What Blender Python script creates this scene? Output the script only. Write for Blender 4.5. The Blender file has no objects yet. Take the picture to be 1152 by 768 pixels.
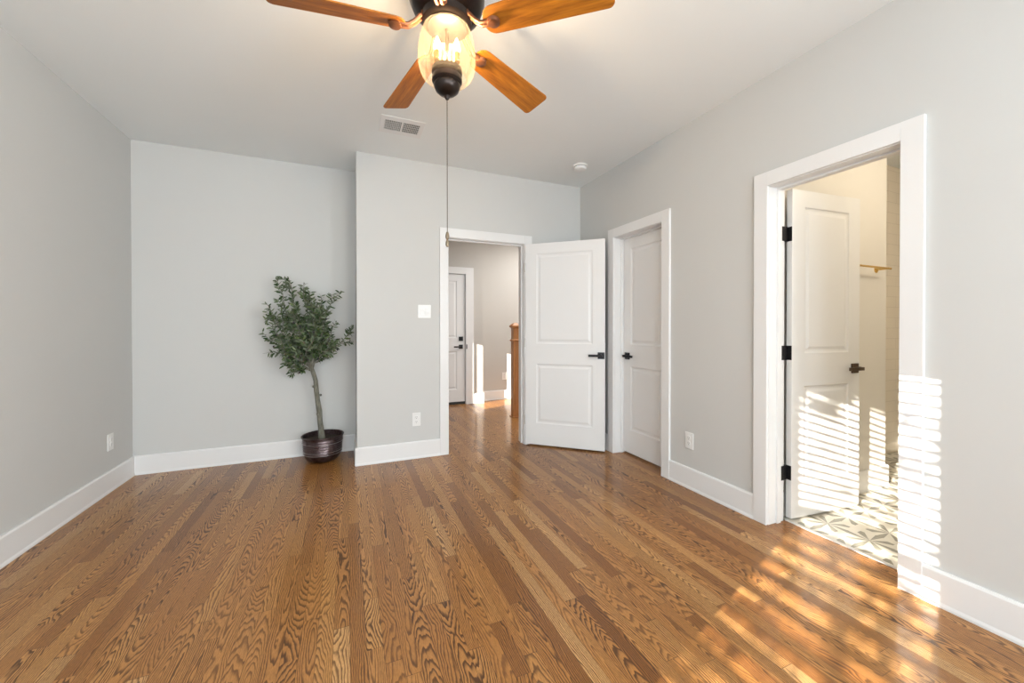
import bpy, bmesh, math, random
from mathutils import Vector, Matrix
random.seed(7)
PI = math.pi
S = bpy.context.scene
COL = S.collection

# ------------------------------------------------------------------ camera
cam = bpy.data.cameras.new('camera'); co = bpy.data.objects.new('camera', cam); COL.objects.link(co); S.camera = co
FW = Vector((0.390082, 0.920755, -0.006872)); RT = Vector((0.920774, -0.390095, -0.000637)); UP = Vector((0.003267, 0.00608, 0.999976))
co.matrix_world = Matrix(((RT.x, UP.x, -FW.x, 0), (RT.y, UP.y, -FW.y, 0), (RT.z, UP.z, -FW.z, 1.20908), (0, 0, 0, 1)))
cam.sensor_width = 36; cam.sensor_fit = 'HORIZONTAL'; cam.lens = 438.5056 / 1152 * 36
cam.shift_y = (371.119 - 384) / 1152; cam.clip_start = 0.02

# ------------------------------------------------------------------ world, sun, added fill lamps, exposure
S.view_settings.view_transform = 'Standard'; S.view_settings.look = 'None'
S.view_settings.gamma = 1; S.view_settings.use_curve_mapping = False
S.view_settings.exposure = 0.18
SUN_E = 29.0; TAN_EL = 0.285; SLOPE = 0.313
W = bpy.data.worlds.new('world'); S.world = W; W.use_nodes = True
bg = W.node_tree.nodes['Background']; bg.inputs[0].default_value = (0.80, 0.90, 1.0, 1); bg.inputs[1].default_value = 1.1
sl = bpy.data.lights.new('sun', 'SUN'); sl.energy = SUN_E; sl.angle = math.radians(0.22); sl.color = (1, 0.92, 0.80)
so = bpy.data.objects.new('sun', sl); COL.objects.link(so)
so.rotation_euler = Vector((1, SLOPE, -TAN_EL * math.hypot(1, SLOPE))).to_track_quat('-Z', 'Y').to_euler()

def area(name, loc, rot, sx, sy, power, color=(1, 1, 1), spread=PI):
    l = bpy.data.lights.new(name, 'AREA'); l.shape = 'RECTANGLE'; l.size = sx; l.size_y = sy; l.energy = power; l.color = color; l.spread = spread
    o = bpy.data.objects.new(name, l); COL.objects.link(o); o.location = loc; o.rotation_euler = rot; return o
# fill lamps added outside the invented rear and right windows and under hall ceiling
area('fill_rear', (-0.72, -2.90, 1.35), (PI/2 + .45, 0, 0), 1.15, 1.6, 78, (0.86, 0.95, 1))
area('fill_rear', (1.20, -2.90, 1.35), (PI/2 + .45, 0, 0), 1.15, 1.6, 85, (0.86, 0.95, 1))
area('fill_right', (2.62, -1.70, 1.40), (0, PI/2 + .35, 0), 1.5, 1.0, 175, (0.87, 0.95, 1))  # added to brighten the left wall
area('fill_hall', (3.0, 4.9, 2.70), (0, 0, 0), 1.0, 1.2, 45, (1, 0.97, 0.93))  # fill lamp added to brighten the hall

# ------------------------------------------------------------------ node helpers
class NT:
    def __init__(s, m): s.t = m.node_tree; s.n = s.t.nodes; s.l = s.t.links
    def put(s, sock, v):
        if v is None: return
        if hasattr(v, 'is_linked') or isinstance(v, bpy.types.NodeSocket): s.l.new(v, sock)
        else: sock.default_value = v
    def m(s, op, a, b=None, c=None, clamp=False):
        n = s.n.new('ShaderNodeMath'); n.operation = op; n.use_clamp = clamp
        for i, v in enumerate((a, b, c)): s.put(n.inputs[i], v)
        return n.outputs[0]
    def comb(s, x, y, z):
        n = s.n.new('ShaderNodeCombineXYZ')
        for i, v in enumerate((x, y, z)): s.put(n.inputs[i], v)
        return n.outputs[0]
    def noise(s, vec, scale=5, detail=2, rough=.5, dist=0):
        n = s.n.new('ShaderNodeTexNoise'); s.put(n.inputs['Vector'], vec)
        n.inputs['Scale'].default_value = scale; n.inputs['Detail'].default_value = detail
        n.inputs['Roughness'].default_value = rough; n.inputs['Distortion'].default_value = dist
        return n.outputs['Fac']
    def white(s, vec):
        n = s.n.new('ShaderNodeTexWhiteNoise'); n.noise_dimensions = '3D'; s.put(n.inputs['Vector'], vec); return n.outputs['Value'], n.outputs['Color']
    def ramp(s, f, stops, interp='LINEAR'):
        n = s.n.new('ShaderNodeValToRGB'); n.color_ramp.interpolation = interp; e = n.color_ramp.elements
        while len(e) < len(stops): e.new(.5)
        for el, (p, c) in zip(e, stops): el.position = p; el.color = (*c, 1) if len(c) == 3 else c
        s.put(n.inputs[0], f); return n.outputs[0]
    def mix(s, f, a, b, mode='MIX'):
        n = s.n.new('ShaderNodeMix'); n.data_type = 'RGBA'; n.blend_type = mode
        s.put(n.inputs[0], f)
        for i, v in ((6, a), (7, b)):
            if isinstance(v, tuple): v = (*v, 1) if len(v) == 3 else v
            s.put(n.inputs[i], v)
        return n.outputs[2]
    def obj(s):
        n = s.n.new('ShaderNodeTexCoord'); x = s.n.new('ShaderNodeSeparateXYZ'); s.l.new(n.outputs['Object'], x.inputs[0])
        return n.outputs['Object'], x.outputs[0], x.outputs[1], x.outputs[2]
    def bump(s, h, strength=.2, dist=.002):
        n = s.n.new('ShaderNodeBump'); n.inputs['Strength'].default_value = strength; n.inputs['Distance'].default_value = dist
        s.put(n.inputs['Height'], h); return n.outputs[0]

def mat(name, color=(.8, .8, .8), rough=.5, metal=0, spec=.5, noise=0, nscale=40, bump=0):
    m = bpy.data.materials.new(name); m.use_nodes = True; b = m.node_tree.nodes['Principled BSDF']
    b.inputs['Base Color'].default_value = (*color, 1); b.inputs['Roughness'].default_value = rough
    b.inputs['Metallic'].default_value = metal; b.inputs['Specular IOR Level'].default_value = spec
    if noise or bump:
        t = NT(m); v, *_ = t.obj(); f = t.noise(v, nscale, 3)
        if noise:
            t.put(b.inputs['Base Color'], t.mix(f, tuple(c * (1 - noise) for c in color), tuple(min(1, c * (1 + noise)) for c in color)))
        if bump: t.put(b.inputs['Normal'], t.bump(t.noise(v, nscale * 3, 2), bump, .001))
    return m
def bsdf(m): return m.node_tree.nodes['Principled BSDF']

M = {}
M['wall'] = mat('wall_paint', (.610, .612, .600), .75, spec=.25, noise=.012, nscale=3, bump=.05)
M['hallwall'] = mat('hall_wall_paint', (.56, .54, .51), .75, spec=.25, noise=.012, nscale=3, bump=.05)
M['ceil'] = mat('ceiling_paint', (.83, .86, .865), .9, spec=.1, noise=.01, nscale=3, bump=.05)
M['white'] = mat('white_trim_paint', (.80, .80, .80), .35, spec=.4, noise=.01, nscale=5)
M['bath'] = mat('bath_wall_paint', (.78, .75, .70), .6, spec=.3, noise=.01, nscale=3)
M['bronze'] = mat('oil_rubbed_bronze', (.030, .022, .019), .32, metal=.75, noise=.3, nscale=60)
M['bracket'] = mat('brushed_bronze', (.21, .085, .04), .38, metal=.6, noise=.3, nscale=60)
M['black'] = mat('black_hardware', (.022, .022, .025), .35, metal=.5, noise=.2, nscale=60)
M['darkbronze'] = mat('dark_bronze_lever', (.11, .075, .05), .3, metal=.8, noise=.2, nscale=50)
M['brass'] = mat('brass', (.85, .56, .18), .22, metal=1, noise=.06, nscale=40)
M['nickel'] = mat('satin_nickel', (.62, .61, .58), .35, metal=.9, noise=.06, nscale=40)
M['plastic'] = mat('white_plastic', (.82, .82, .81), .3, noise=.01)
M['slot'] = mat('dark_slot', (.05, .05, .05), .6, noise=.1)
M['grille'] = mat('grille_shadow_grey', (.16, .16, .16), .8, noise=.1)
M['porcelain'] = mat('porcelain', (.85, .85, .83), .12, noise=.01)
M['soil'] = mat('dark_soil', (.035, .022, .015), .95, noise=.5, nscale=60, bump=.8)
M['chain'] = mat('chain_bronze', (.10, .075, .05), .35, metal=.8, noise=.3, nscale=80)
M['fob'] = mat('antique_fob', (.22, .17, .11), .35, metal=.5, noise=.4, nscale=60)
M['marblesill'] = mat('pale_threshold', (.72, .71, .68), .3, noise=.08, nscale=15)
M['shadowgap'] = mat('gap_shade_black', (.03, .03, .03), .8, noise=.1)  # shade of the gap below the far hall door, as colour

def wood_floor():
    m = bpy.data.materials.new('oak_strip_floor'); m.use_nodes = True; b = bsdf(m); t = NT(m)
    v, x, y, z = t.obj()
    PW = .0585
    fx = t.m('DIVIDE', t.m('ADD', x, 20), PW); row = t.m('FLOOR', fx); u = t.m('SUBTRACT', t.m('FRACT', fx), .5)
    rv, _ = t.white(t.comb(row, 3.1, 0))
    rl, _ = t.white(t.comb(row, 9.7, 4))
    ln = t.m('ADD', t.m('MULTIPLY', rl, .8), .8)
    fy = t.m('DIVIDE', t.m('ADD', t.m('ADD', y, 30), t.m('MULTIPLY', rv, 7)), ln)
    # irregular board lengths: wobble the butt joints per cell
    j = t.m('FLOOR', fy)
    w, _ = t.white(t.comb(row, j, 1.7))
    cut = t.m('LESS_THAN', t.m('FRACT', fy), t.m('MULTIPLY', t.m('GREATER_THAN', w, .45), t.m('ADD', t.m('MULTIPLY', w, .5), .05)))
    j2 = t.m('ADD', j, t.m('MULTIPLY', cut, .5))
    idv = t.comb(row, j2, 2.0)
    r1, rc = t.white(idv)
    sp = t.n.new('ShaderNodeSeparateColor'); t.l.new(rc, sp.inputs[0]); r2, r3, r4 = sp.outputs[0], sp.outputs[1], sp.outputs[2]
    # cathedral grain = distance field of a stretched growth cone, per board
    uc = t.m('MULTIPLY', t.m('ADD', u, t.m('MULTIPLY', t.m('SUBTRACT', r2, .5), 1.7)), PW)
    yy = t.m('ADD', t.m('ADD', y, t.m('MULTIPLY', r3, 11)), t.m('MULTIPLY', r4, 3))
    warp = t.noise(t.comb(t.m('MULTIPLY', x, 11), t.m('MULTIPLY', yy, 1.9), t.m('MULTIPLY', r1, 90)), 1, 2, .5)
    warp2 = t.noise(t.comb(t.m('MULTIPLY', x, 48), t.m('MULTIPLY', yy, 9), t.m('MULTIPLY', r1, 70)), 1, 2, .5)
    ycyc = t.m('PINGPONG', yy, .62)
    ys = t.m('MULTIPLY', ycyc, t.m('ADD', .03, t.m('MULTIPLY', r4, .11)))
    d = t.m('SQRT', t.m('ADD', t.m('MULTIPLY', uc, uc), t.m('MULTIPLY', ys, ys)))
    g = t.m('ADD', t.m('DIVIDE', d, .0062), t.m('ADD', t.m('MULTIPLY', warp, 9.0), t.m('MULTIPLY', warp2, 1.8)))
    fr = t.m('FRACT', g)
    line = t.ramp(fr, [(0, (0, 0, 0)), (.45, (.12, .12, .12)), (.78, (1, 1, 1)), (.90, (.9, .9, .9)), (1, (0, 0, 0))])
    pores = t.noise(t.comb(t.m('MULTIPLY', x, 900), t.m('MULTIPLY', yy, 55), r1), 1, 2, .6)
    pores = t.ramp(pores, [(.40, (0, 0, 0)), (.62, (1, 1, 1))])
    lstr = t.m('ADD', .55, t.m('MULTIPLY', r3, .45))
    dens = t.noise(t.comb(t.m('MULTIPLY', x, 10), t.m('MULTIPLY', yy, 2), t.m('MULTIPLY', r1, 33)), 1, 2)
    lstr = t.m('MULTIPLY', lstr, t.m('ADD', .55, t.m('MULTIPLY', dens, .8)), clamp=True)
    lf = t.m('MULTIPLY', line, lstr, clamp=True)
    base = t.ramp(r1, [(0, (.22, .085, .022)), (.04, (.33, .135, .035)), (.16, (.45, .196, .052)), (.60, (.54, .250, .070)), (.88, (.65, .330, .100)), (.97, (.80, .46, .18)), (1, (.82, .48, .19))])
    base = t.mix(t.m('MULTIPLY', r2, .22), base, (.38, .14, .045))
    c1 = t.mix(lf, base, t.mix(.62, base, (.035, .012, .005)))
    c1 = t.mix(t.m('MULTIPLY', lf, .88), c1, (.055, .020, .007))
    c2 = t.mix(t.m('MULTIPLY', pores, .42), c1, (.09, .035, .014))
    # seams
    e = t.m('ABSOLUTE', u); seam = t.m('GREATER_THAN', e, .487)
    fyf = t.m('FRACT', fy); cutp = t.m('MULTIPLY', t.m('GREATER_THAN', w, .45), t.m('ADD', t.m('MULTIPLY', w, .5), .05))
    s2 = t.m('MAXIMUM', t.m('LESS_THAN', fyf, .0018), t.m('LESS_THAN', t.m('ABSOLUTE', t.m('SUBTRACT', fyf, cutp)), .0010))
    sm = t.m('MAXIMUM', seam, s2)
    c3 = t.mix(t.m('MULTIPLY', sm, .6), c2, (.05, .02, .009))
    t.put(b.inputs['Base Color'], c3)
    rg = t.m('ADD', .30, t.m('ADD', t.m('MULTIPLY', lf, .10), t.m('MULTIPLY', r2, .05)))
    t.put(b.inputs['Roughness'], rg)
    b.inputs['Specular IOR Level'].default_value = .2
    b.inputs['Coat Weight'].default_value = .42; b.inputs['Coat Roughness'].default_value = .11; b.inputs['Coat IOR'].default_value = 1.45
    hgt = t.m('SUBTRACT', t.m('MULTIPLY', r4, .25), t.m('ADD', t.m('MULTIPLY', lf, .35), sm))
    t.put(b.inputs['Normal'], t.bump(hgt, .2, .0010)); t.put(b.inputs['Coat Normal'], t.bump(hgt, .05, .0008))
    return m
M['floor'] = wood_floor()

def tile_floor():
    m = bpy.data.materials.new('patterned_cement_tile'); m.use_nodes = True; b = bsdf(m); t = NT(m)
    v, x, y, z = t.obj(); P = .208
    fx = t.m('DIVIDE', t.m('ADD', x, 40 * P - 2.72), P); fy = t.m('DIVIDE', t.m('ADD', y, 40 * P - 1.235), P)
    u = t.m('SUBTRACT', t.m('FRACT', t.m('ADD', fx, .5)), .5); w = t.m('SUBTRACT', t.m('FRACT', t.m('ADD', fy, .5)), .5)
    ang = t.m('DIVIDE', t.m('ARCTAN2', w, u), PI / 4)
    rr = t.m('SQRT', t.m('ADD', t.m('MULTIPLY', u, u), t.m('MULTIPLY', w, w)))
    fa = t.m('FRACT', t.m('ADD', ang, 8.18))
    sec = t.m('FLOOR', t.m('ADD', ang, 8.18)); odd = t.m('MODULO', sec, 2)
    mx = t.m('MAXIMUM', t.m('ABSOLUTE', u), t.m('ABSOLUTE', w))
    dk = t.m('MULTIPLY', t.m('LESS_THAN', fa, t.m('ADD', .40, t.m('MULTIPLY', odd, .12))), t.m('LESS_THAN', mx, t.m('SUBTRACT', .50, t.m('MULTIPLY', odd, .12))))
    hx = t.m('GREATER_THAN', t.m('ABSOLUTE', t.m('SUBTRACT', t.m('FRACT', fx), .5)), .493)
    hy = t.m('GREATER_THAN', t.m('ABSOLUTE', t.m('SUBTRACT', t.m('FRACT', fy), .5)), .493)
    gr = t.m('MAXIMUM', hx, hy)
    n1 = t.noise(v, 14, 4, .6); n2 = t.noise(v, 60, 3, .6)
    cream = t.mix(n1, (.66, .63, .55), (.82, .79, .71)); grey = t.mix(n2, (.22, .215, .17), (.34, .33, .27))
    c = t.mix(dk, cream, grey)
    chips = t.ramp(n1, [(.60, (0, 0, 0)), (.66, (1, 1, 1))])
    c = t.mix(t.m('MULTIPLY', chips, .35), c, (.5, .49, .45)); c = t.mix(t.m('MULTIPLY', gr, .6), c, (.42, .40, .35))
    t.put(b.inputs['Base Color'], c); b.inputs['Roughness'].default_value = .3
    t.put(b.inputs['Normal'], t.bump(t.m('MULTIPLY', gr, -1), .3, .001))
    return m
M['tile'] = tile_floor()

def wall_tile():
    m = bpy.data.materials.new('white_shower_tile'); m.use_nodes = True; b = bsdf(m); t = NT(m)
    v, x, y, z = t.obj()
    lz = t.m('GREATER_THAN', t.m('ABSOLUTE', t.m('SUBTRACT', t.m('FRACT', t.m('DIVIDE', z, .10)), .5)), .485)
    hz = t.m('FLOOR', t.m('DIVIDE', z, .10)); off = t.m('MULTIPLY', t.m('MODULO', hz, 2), .5)
    lx = t.m('GREATER_THAN', t.m('ABSOLUTE', t.m('SUBTRACT', t.m('FRACT', t.m('ADD', t.m('DIVIDE', t.m('ADD', x, y), .30), off)), .5)), .495)
    g = t.m('MAXIMUM', lz, lx)
    t.put(b.inputs['Base Color'], t.mix(t.m('MULTIPLY', g, .5), (.88, .80, .68), (.60, .54, .45)))
    b.inputs['Roughness'].default_value = .15; t.put(b.inputs['Normal'], t.bump(t.m('MULTIPLY', g, -1), .3, .002))
    return m
M['walltile'] = wall_tile()

def plain_wood(name, dark, light, axis='x', rough=.35, k=1.0):
    m = bpy.data.materials.new(name); m.use_nodes = True; b = bsdf(m); t = NT(m)
    v, x, y, z = t.obj()
    if axis == 'x': vec = t.comb(t.m('MULTIPLY', x, 3), t.m('MULTIPLY', y, 38), t.m('MULTIPLY', z, 38))
    else: vec = t.comb(t.m('MULTIPLY', x, 38), t.m('MULTIPLY', y, 38), t.m('MULTIPLY', z, 3))
    n = t.noise(vec, 1 * k, 4, .6, .6); n2 = t.noise(vec, 5 * k, 3, .6)
    f = t.m('ADD', t.m('MULTIPLY', n, .7), t.m('MULTIPLY', n2, .3))
    t.put(b.inputs['Base Color'], t.ramp(f, [(.30, dark), (.5, tuple((a + c) / 2 for a, c in zip(dark, light))), (.68, light)]))
    b.inputs['Roughness'].default_value = rough; b.inputs['Specular IOR Level'].default_value = .3
    return m
M['blade'] = plain_wood('walnut_fan_blade', (.17, .050, .006), (.52, .19, .016), 'x', .5)
M['newel'] = plain_wood('oak_newel', (.42, .18, .065), (.66, .32, .13), 'z', .35)

def bark():
    m = bpy.data.materials.new('olive_bark'); m.use_nodes = True; b = bsdf(m); t = NT(m); v, x, y, z = t.obj()
    vec = t.comb(t.m('MULTIPLY', x, 60), t.m('MULTIPLY', y, 60), t.m('MULTIPLY', z, 14))
    n = t.noise(vec, 1, 4, .6)
    t.put(b.inputs['Base Color'], t.ramp(n, [(.3, (.085, .085, .065)), (.7, (.27, .26, .21))])); b.inputs['Roughness'].default_value = .85
    t.put(b.inputs['Normal'], t.bump(n, .8, .006)); return m
M['bark'] = bark()
def leafmat():
    m = bpy.data.materials.new('olive_leaf'); m.use_nodes = True; b = bsdf(m); t = NT(m); v, x, y, z = t.obj()
    g = t.n.new('ShaderNodeNewGeometry')
    n = t.m('ADD', t.m('MULTIPLY', g.outputs['Random Per Island'], .7), t.m('MULTIPLY', t.noise(v, 8, 2), .3))
    c = t.ramp(n, [(.1, (.018, .040, .012)), (.5, (.045, .085, .026)), (.8, (.105, .15, .055)), (1, (.24, .27, .14))])
    c = t.mix(g.outputs['Backfacing'], c, t.mix(.5, c, (.24, .28, .20)))
    t.put(b.inputs['Base Color'], c); b.inputs['Roughness'].default_value = .5; b.inputs['Specular IOR Level'].default_value = .25; return m
M['leaf'] = leafmat()
M['olive'] = mat('olive_fruit', (.02, .012, .022), .3, noise=.2)

def potmat():
    m = mat('hammered_bronze_pot', (.05, .032, .03), .30, metal=.85); b = bsdf(m); t = NT(m); v, x, y, z = t.obj()
    n = t.noise(v, 45, 2); t.put(b.inputs['Base Color'], t.ramp(t.noise(v, 14, 4, .7), [(.35, (.055, .030, .028)), (.7, (.16, .125, .13))]))
    t.put(b.inputs['Normal'], t.bump(n, .45, .004)); return m
M['pot'] = potmat()
M['potband'] = mat('worn_silver_band', (.45, .42, .42), .35, metal=.9, noise=.4, nscale=30)

def glass_pane():
    m = bpy.data.materials.new('window_glass'); m.use_nodes = True; t = NT(m); t.n.clear()
    o = t.n.new('ShaderNodeOutputMaterial'); mx = t.n.new('ShaderNodeMixShader'); tr = t.n.new('ShaderNodeBsdfTransparent'); gl = t.n.new('ShaderNodeBsdfGlossy')
    gl.inputs['Roughness'].default_value = .02; mx.inputs[0].default_value = .04
    t.l.new(tr.outputs[0], mx.inputs[1]); t.l.new(gl.outputs[0], mx.inputs[2]); t.l.new(mx.outputs[0], o.inputs[0]); return m
M['glass'] = glass_pane()
def amber():
    m = bpy.data.materials.new('seeded_amber_glass'); m.use_nodes = True; t = NT(m); t.n.clear()
    o = t.n.new('ShaderNodeOutputMaterial'); tr = t.n.new('ShaderNodeBsdfTransparent'); gl = t.n.new('ShaderNodeBsdfGlossy'); tl = t.n.new('ShaderNodeBsdfTranslucent'); df = t.n.new('ShaderNodeBsdfDiffuse')
    tc = t.n.new('ShaderNodeTexCoord')
    vo = t.n.new('ShaderNodeTexVoronoi'); vo.inputs['Scale'].default_value = 120; t.l.new(tc.outputs['Object'], vo.inputs['Vector'])
    seeds = t.ramp(vo.outputs['Distance'], [(.0, (1, 1, 1)), (.22, (1, 1, 1)), (.32, (0, 0, 0))])
    wn, _ = t.white(vo.outputs['Position']); seeds = t.m('MULTIPLY', seeds, t.m('GREATER_THAN', wn, .55))
    lw = t.n.new('ShaderNodeLayerWeight'); lw.inputs[0].default_value = .30
    tr.inputs[0].default_value = (1.0, .89, .72, 1); tl.inputs[0].default_value = (1, .80, .55, 1); df.inputs[0].default_value = (.9, .78, .6, 1)
    gl.inputs['Roughness'].default_value = .08
    a = t.n.new('ShaderNodeMixShader'); a.inputs[0].default_value = .35; t.l.new(tl.outputs[0], a.inputs[1]); t.l.new(df.outputs[0], a.inputs[2])
    f = t.m('ADD', t.m('ADD', .026, t.m('MULTIPLY', seeds, .10)), t.m('MULTIPLY', lw.outputs['Facing'], .06), clamp=True)
    b_ = t.n.new('ShaderNodeMixShader'); t.l.new(f, b_.inputs[0]); t.l.new(tr.outputs[0], b_.inputs[1]); t.l.new(a.outputs[0], b_.inputs[2])
    c = t.n.new('ShaderNodeMixShader'); t.l.new(t.m('MULTIPLY', lw.outputs['Fresnel'], .35), c.inputs[0]); t.l.new(b_.outputs[0], c.inputs[1]); t.l.new(gl.outputs[0], c.inputs[2])
    t.l.new(c.outputs[0], o.inputs[0]); return m
M['amber'] = amber()
def emit(name, col, s):
    m = bpy.data.materials.new(name); m.use_nodes = True; b = bsdf(m); b.inputs['Base Color'].default_value = (*col, 1)
    b.inputs['Emission Color'].default_value = (*col, 1); b.inputs['Emission Strength'].default_value = s; return m
M['bulb'] = emit('lit_candle_bulb', (1, .78, .45), 14)

# ------------------------------------------------------------------ mesh helpers
def link(name, me, m, parent=None, loc=None):
    me.materials.append(m); o = bpy.data.objects.new(name, me); COL.objects.link(o)
    if parent: o.parent = parent
    if loc: o.location = loc
    return o
def obj(name, bm, m, parent=None, smooth=False, bevel=0, loc=None, angle=40):
    bmesh.ops.recalc_face_normals(bm, faces=bm.faces)
    me = bpy.data.meshes.new(name); bm.to_mesh(me); bm.free()
    if smooth:
        for p in me.polygons: p.use_smooth = True
        me.set_sharp_from_angle(angle=math.radians(angle))
    o = link(name, me, m, parent, loc)
    if bevel:
        b = o.modifiers.new('bevel', 'BEVEL'); b.width = bevel; b.segments = 2; b.limit_method = 'ANGLE'
    return o
def BM(): return bmesh.new()
def box(bm, x0, x1, y0, y1, z0, z1, mtx=None):
    vs = [bm.verts.new((x, y, z)) for z in (z0, z1) for y in (y0, y1) for x in (x0, x1)]
    for f in ((0, 1, 3, 2), (4, 6, 7, 5), (0, 4, 5, 1), (2, 3, 7, 6), (0, 2, 6, 4), (1, 5, 7, 3)): bm.faces.new([vs[i] for i in f])
    if mtx is not None: bmesh.ops.transform(bm, matrix=mtx, verts=vs)
    return vs
def lathe(bm, prof, n=32, mtx=None, caps=True):
    rings = []
    for r, z in prof:
        if r < 1e-5: rings.append([bm.verts.new((0, 0, z))])
        else: rings.append([bm.verts.new((r * math.cos(2 * PI * k / n), r * math.sin(2 * PI * k / n), z)) for k in range(n)])
    for a, b in zip(rings, rings[1:]):
        for k in range(n):
            if len(a) == 1 and len(b) == 1: continue
            if len(a) == 1: bm.faces.new((a[0], b[k], b[(k + 1) % n]))
            elif len(b) == 1: bm.faces.new((a[k], a[(k + 1) % n], b[0]))
            else: bm.faces.new((a[k], a[(k + 1) % n], b[(k + 1) % n], b[k]))
    if caps:
        for r in (rings[0], rings[-1]):
            if len(r) > 2: bm.faces.new(r)
    vs = [v for r in rings for v in r]
    if mtx is not None: bmesh.ops.transform(bm, matrix=mtx, verts=vs)
    return vs
def tube(bm, pts, radii, n=8, cap=True):
    pts = [Vector(p) for p in pts]
    if not hasattr(radii, '__len__'): radii = [radii] * len(pts)
    rings = []; ref = Vector((0.31, 0.21, 1)).normalized()
    for i, p in enumerate(pts):
        d = (pts[min(i + 1, len(pts) - 1)] - pts[max(i - 1, 0)]).normalized()
        a = d.cross(ref)
        if a.length < .05: a = d.cross(Vector((1, 0, 0)))
        a.normalize(); b = d.cross(a)
        rings.append([bm.verts.new(p + (a * math.cos(2 * PI * k / n) + b * math.sin(2 * PI * k / n)) * radii[i]) for k in range(n)])
    for a, b in zip(rings, rings[1:]):
        for k in range(n): bm.faces.new((a[k], a[(k + 1) % n], b[(k + 1) % n], b[k]))
    if cap: bm.faces.new(rings[0]); bm.faces.new(rings[-1])
def prism(bm, poly, axis_pts, mtx=None):
    """extrude closed 2D poly between two frames: axis_pts = [(fn(u,v)->xyz), (fn)]"""
    A = [bm.verts.new(axis_pts[0](u, v)) for u, v in poly]; B = [bm.verts.new(axis_pts[1](u, v)) for u, v in poly]
    n = len(poly)
    for k in range(n): bm.faces.new((A[k], A[(k + 1) % n], B[(k + 1) % n], B[k]))
    bm.faces.new(A); bm.faces.new(B)
def tag(o, label, cat, group=None):
    o['label'] = label; o['category'] = cat
    if group: o['group'] = group
    return o
def struct(o, label=None, cat=None):
    o['kind'] = 'structure'
    if label: o['label'] = label
    if cat: o['category'] = cat
    return o
def empty(name, loc, rz=0):
    o = bpy.data.objects.new(name, None); COL.objects.link(o); o.location = loc; o.rotation_euler = (0, 0, rz); o.empty_display_size = .1; return o

# ------------------------------------------------------------------ dimensions
XL, XR, YB, YN, H = -1.620, 2.369, 3.664, 4.151, 2.743
XBP = 0.079; YR = -2.70; WT = .14
BX0, BX1 = 0.894, 1.684      # bump opening (jamb faces)
CY0, CY1 = 2.445, 3.061      # closet opening
TY0, TY1 = 0.965, 1.575      # bath opening
DH = 2.062; CW = .09; ZT = 2.150
WY0, WY1 = -0.50, 0.235      # left window of the bedroom
HY0, HY1 = 4.30, 4.865       # hall window

def wall_with_holes(name, axis, c0, c1, a0, a1, z0, z1, holes, m, label):
    """axis 'x': plane of constant x, running along y."""
    bm = BM()
    def bx(p, q, r, s):
        if q - p < 1e-4 or s - r < 1e-4: return
        if axis == 'x': box(bm, c0, c1, p, q, r, s)
        else: box(bm, p, q, c0, c1, r, s)
    cur = a0
    for h0, h1, hz0, hz1 in sorted(holes):
        bx(cur, h0, z0, z1); bx(h0, h1, z0, hz0); bx(h0, h1, hz1, z1); cur = h1
    bx(cur, a1, z0, z1)
    return struct(obj(name, bm, m), label, 'wall')

# floors and ceiling
bm = BM(); box(bm, -1.80, 2.525, YR - .2, 6.4, -.1, 0); box(bm, 2.525, 4.1, 1.75, 6.4, -.1, 0)
struct(obj('floor', bm, M['floor']), 'stained oak strip floor of the bedroom and hallway', 'floor')
bm = BM(); box(bm, 2.540, 5.4, -.9, 1.75, -.1, .002); box(bm, 3.6, 5.4, 1.75, 2.3, -.1, .002)
struct(obj('floor_bathroom', bm, M['tile']), 'cream and grey star patterned bathroom tile floor', 'floor')
bm = BM(); box(bm, 2.522, 2.545, TY0, TY1, -.02, .006)
struct(obj('trim_1', bm, M['marblesill'], bevel=.002), 'pale threshold strip between oak floor and patterned bathroom tile', 'trim')
bm = BM(); box(bm, -1.80, 5.4, YR - .2, 6.4, H, H + .1)
struct(obj('ceiling', bm, M['ceil']), 'flat white ceiling', 'ceiling')

# walls
wall_with_holes('wall_left', 'x', XL - WT, XL, YR - .2, 6.2, 0, H, [(WY0, WY1, .45, 2.25), (HY0, HY1, 1.02, 2.08)], M['wall'], 'light grey left wall')
bm = BM(); box(bm, XL, XBP, YN, YN + .12, 0, H)
struct(obj('wall_back_left', bm, M['wall']), 'light grey back wall of the niche behind the olive tree', 'wall')
bm = BM(); box(bm, XBP, XBP + .12, YB + .12, YN + .12, 0, H)
box(bm, XBP, BX0 - .02, YB, YB + .12, 0, H); box(bm, BX1 + .02, XR, YB, YB + .12, 0, H); box(bm, BX0 - .02, BX1 + .02, YB, YB + .12, DH + .02, H)
bmesh.ops.remove_doubles(bm, verts=bm.verts, dist=1e-5)
struct(obj('wall_back_right', bm, M['wall']), 'light grey wall around the open hallway doorway', 'wall')
wall_with_holes('wall_right', 'x', XR, XR + WT, YR - .2, YB + .12, 0, H, [(-2.2, -1.2, .6, 2.2), (TY0 - .02, TY1 + .02, 0, DH + .02), (CY0 - .02, CY1 + .02, 0, DH + .02)], M['wall'], 'light grey right wall with closet and bathroom doorways')
wall_with_holes('wall_front', 'y', YR - .12, YR, XL, XR, 0, H, [(-1.30, -.14, .5, 2.2), (.62, 1.78, .5, 2.2)], M['wall'], 'light grey wall behind the viewpoint')
bm = BM(); box(bm, -1.62, 2.02, 5.95, 6.07, 0, H); box(bm, 1.92, 4.1, 6.10, 6.22, 0, H)
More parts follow.
